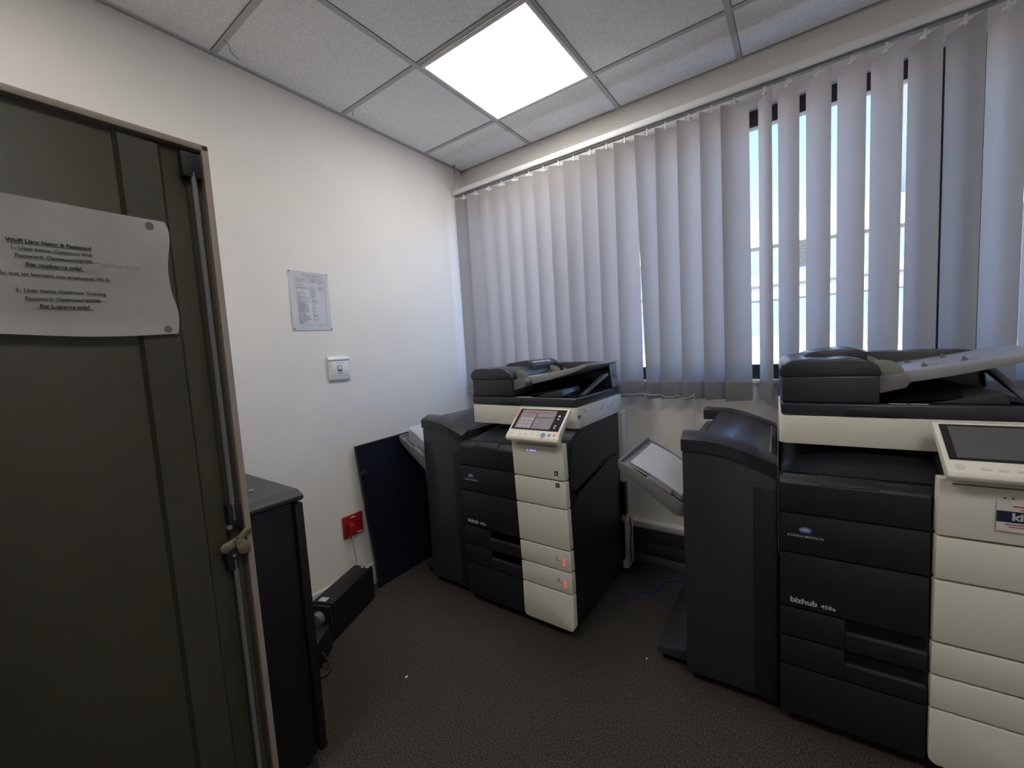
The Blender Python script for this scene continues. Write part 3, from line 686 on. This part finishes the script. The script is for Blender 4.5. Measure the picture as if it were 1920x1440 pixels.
pt = c[3].lerp(c[2], .74) - Vector((0,0,.04)); bm = nb(); add_tube(bm, [(pt.x+.008, pt.y, pt.z), (pt.x+.02, pt.y+.03, pt.z+.006)], .009, 10); obj('panel_latch', bm, 'steel', sp, label='small silver latch')

# ------------------------------------------------------------------ things on the left wall
ws = thing('emergency_list', 'white portrait printed list of emergency numbers pinned on the left wall', 'paper notice', (0, -1.345, 1.475))
bm = nb(); add_grid(bm, lambda u, v: Vector((.003+.002*math.sin(6*v)+.003*(1-u)*(1-v), .206*u, .295*v)), 8, 12, .0004); sh = obj('sheet', bm, 'paper', ws, ang=60)
X = .0085
text('list_title', 'Emergency Numbers', .0100, 'inkgrey', sh, frame((X, .110, .272), (0,1,0), (0,0,1)), 'CENTER')
bm = nb()
for a, b in (((.032,.026),(.180,.0268)),((.032,.258),(.180,.2588)),((.032,.026),(.0328,.258)),((.180,.026),(.1808,.258))): add_box(bm, (X-.0003, a[0], a[1]), (X, b[0], b[1]))
zr = .252
for k, (wa, wb, wc) in enumerate([(40,32,22),(22,28,24),(0,0,0),(32,0,0),(0,14,24),(34,20,22),(0,24,0),(0,24,0),(44,22,0),(10,10,0),(40,26,0),(58,0,0),(12,26,0),(58,36,0),(36,0,0),(48,14,0),(46,0,0),(54,13,0),(50,0,0),(52,20,0),(30,0,0),(32,20,0),(56,24,0),(50,0,0),(58,24,0),(40,0,0),(22,0,0)]):
    z = .250-.0083*k
    for x0, wd in ((.036,wa),(.106,wb),(.146,wc)):
        q = x0
        while wd > 0 and q < x0+wd*.001: 
            L = random.uniform(.005, .011); add_box(bm, (X-.0003, q, z), (X, min(q+L, x0+wd*.001), z+.0024)); q += L+.0018
obj('list_rows', bm, 'inkgrey', sh)
for p in ((.006,.289),(.200,.289),(.006,.006),(.200,.006)):
    bm = nb(); add_cyl(bm, (.004, *p), (1,0,0), .003, .005, 10); obj('pin', bm, 'greytray', ws)

def plate(bm, w, h, d=.012, bev=.004): add_box(bm, (0, -w/2, -h/2), (d, w/2, h/2), bev, 3)
sw = thing('wall_outlet', 'white square telephone outlet plate on the left wall', 'wall outlet', (0, -1.125, 1.268))
bm = nb(); add_prism(bm, [(.0,-.066),(.010,-.064),(.014,-.044),(.014,.044),(.020,.048),(.012,.064),(.0,.066)], 'y', -.062, .062, .003); obj('cover_plate', bm, 'white', sw)
bm = nb(); add_box(bm, (.013, -.048, -.040), (.0155, .052, .038), .001); md = obj('module', bm, 'white', sw)
bm = nb(); add_box(bm, (.0156, -.013, -.016), (.017, .013, .018), .001); obj('jack', bm, 'grey', md)
bm = nb(); add_box(bm, (.0165, -.009, -.004), (.018, .009, .014), .001); obj('shutter', bm, 'white', md)
bm = nb(); add_box(bm, (.0157, -.014, -.026), (.0163, .016, -.022)); add_box(bm, (.0157, -.02, .030), (.0163, .022, .032)); obj('plate_print', bm, 'inkgrey', md)

rs = thing('red_socket', 'red plug socket with a red plug in it low on the left wall', 'socket', (0, -1.128, .394))
bm = nb(); plate(bm, .122, .122); obj('socket_plate', bm, 'red', rs)
bm = nb(); add_prism(bm, [(-.040,-.034),(-.020,-.048),(.004,-.040),(.010,-.020),(-.012,.018),(-.022,.022),(-.034,.010)], 'x', .012, .042, .005, 3); obj('plug', bm, 'red', rs)
bm = nb(); add_box(bm, (.012, -.012, .044), (.0128, .014, .050)); add_box(bm, (.012, .005, -.052), (.0128, .050, -.046)); add_box(bm, (.012, -.034, -.056), (.0128, -.026, -.048)); obj('white_label', bm, 'white', rs)
bm = nb(); add_box(bm, (.012, -.044, .012), (.018, -.020, .022), .002); add_box(bm, (.012, .016, .016), (.018, .038, .026), .002); obj('rocker', bm, 'red', rs)
bm = nb(); add_tube(bm, smooth_curve([(.030,-1.150,.350),(.024,-1.146,.30),(.021,-1.142,.24),(.022,-1.138,.19),(.03,-1.15,.125),(.045,-1.17,.06),(.05,-1.20,.01)], 6), .0045, 8)
tag(obj('power_cable', bm, 'cable'), 'white power cable running down the wall from the red socket', 'cable')

# ------------------------------------------------------------------ black UPS boxes on the floor
a = math.radians(22)
ups = thing('power_supply', 'long black power supply box with top vents lying along the left wall', 'power supply', (.135, -1.115, 0), a)
# local: y runs from 0 (far end) to -.34 (near end), x from -.105 to 0
bm = nb(); add_box(bm, (-.112, -.335, .006), (0, 0, .182), .004); bd = obj('case', bm, 'rack', ups)
bm = nb()
for k in range(16): add_box(bm, (-.030, -.235+.0115*k, .1815), (-.008, -.229+.0115*k, .1835))
obj('vent', bm, 'deep', bd)
bm = nb(); add_box(bm, (-.088, -.325, .182), (-.045, -.295, .1828)); add_box(bm, (-.060, -.022, .182), (-.045, -.008, .1828)); add_box(bm, (-.035, -.022, .182), (-.015, -.008, .1828)); obj('rating_label', bm, 'lettering', bd, label='small pale labels')
bm = nb(); add_box(bm, (-.110, -.352, .010), (-.002, -.336, .176), .005); fb = obj('front_bezel', bm, 'black', ups)
bm = nb(); add_tube(bm, [(-.065,-.352,.12),(-.065,-.380,.12)], [.032,.028], 20); obj('plug_head', bm, 'grey', fb)
for x, y in ((-.09,-.30),(-.02,-.30),(-.09,-.03),(-.02,-.03)):
    bm = nb(); add_cyl(bm, (x, y, 0), (0,0,1), .01, .008, 10); obj('foot', bm, 'deep', ups)
ub = thing('adapter_box', 'small black box standing between the long power supply and the rack cabinet', 'power box', (.300, -1.46, 0), math.radians(35))
bm = nb(); add_box(bm, (-.12, -.13, .004), (.0, .0, .12), .01, 3); obj('case', bm, 'rack', ub)
bm = nb(); add_box(bm, (-.10, -.11, .1195), (-.03, -.06, .1215), .001); obj('lid', bm, 'black', ub)
bm = nb(); add_tube(bm, smooth_curve([(.36,-1.545,.06),(.40,-1.54,.02),(.425,-1.57,.008),(.40,-1.62,.008),(.35,-1.66,.008)], 6), .006, 8); tag(obj('black_cable', bm, 'cableblk'), 'black cable curling on the carpet in front of the rack cabinet', 'cable')
bm = nb(); add_tube(bm, smooth_curve([(1.30,-.40,.004),(1.34,-.415,.004),(1.40,-.385,.004),(1.43,-.23,.004),(1.49,-.16,.004),(1.60,-.13,.004)], 8), .0035, 8); tag(obj('network_cable', bm, 'cableblu'), 'blue network cable lying on the carpet between the photocopiers', 'cable')
for (x, y, s, l) in ((.72,-1.40,.006,'tiny white scrap on the carpet in front of the rack cabinet'),(1.52,-.80,.004,'tiny white scrap on the carpet by the foot of the right finisher')):
    bm = nb(); add_box(bm, (x, y, 0), (x+s, y+s*1.6, .0015)); tag(obj('paper_scrap', bm, 'paper'), l, 'paper scrap')

# ------------------------------------------------------------------ outside
fr = nb(); add_box(fr, (-12, .32, .80), (22, 8.0, .99)); tag(obj('flat_roof', fr, 'roofwhite'), 'sunlit pale flat roof outside below the window', 'roof')
nbld = thing('building', 'pale neighbouring building with a louvre seen through the blind gaps', 'building', (3, 8, 0))
bm = nb(); add_box(bm, (-14, 0, -1), (20, 6, 3.2)); bw = obj('facade_wall', bm, 'facade', nbld)
bm = nb(); add_prism(bm, [(-.25,3.18),(-.25,3.36),(-.15,3.70),(1.2,3.74),(1.2,3.18)], 'x', -14, 20); obj('parapet', bm, 'roofwhite', nbld)
bm = nb(); add_box(bm, (-14, -.04, 3.12), (20, 0, 3.18)); add_box(bm, (-14, -.03, 2.32), (20, 0, 2.365)); add_box(bm, (-14, -.03, 2.04), (20, 0, 2.06)); obj('string_course', bm, 'line', nbld)
for k in range(-5, 9):
    f = nb(); add_box(f, (k*1.5, -.02, 1.35), (k*1.5+1.3, .0, 2.03)); obj('pane', f, 'pane', nbld)
bm = nb()
for k in range(9): add_box(bm, (-1.15, -.035, 2.66+.05*k), (-.80, -.01, 2.685+.05*k))
obj('louvre', bm, 'line', nbld)
bm = nb(); add_box(bm, (.54, -.3, 3.70), (1.0, .3, 8)); obj('tower', bm, 'facade2', nbld)
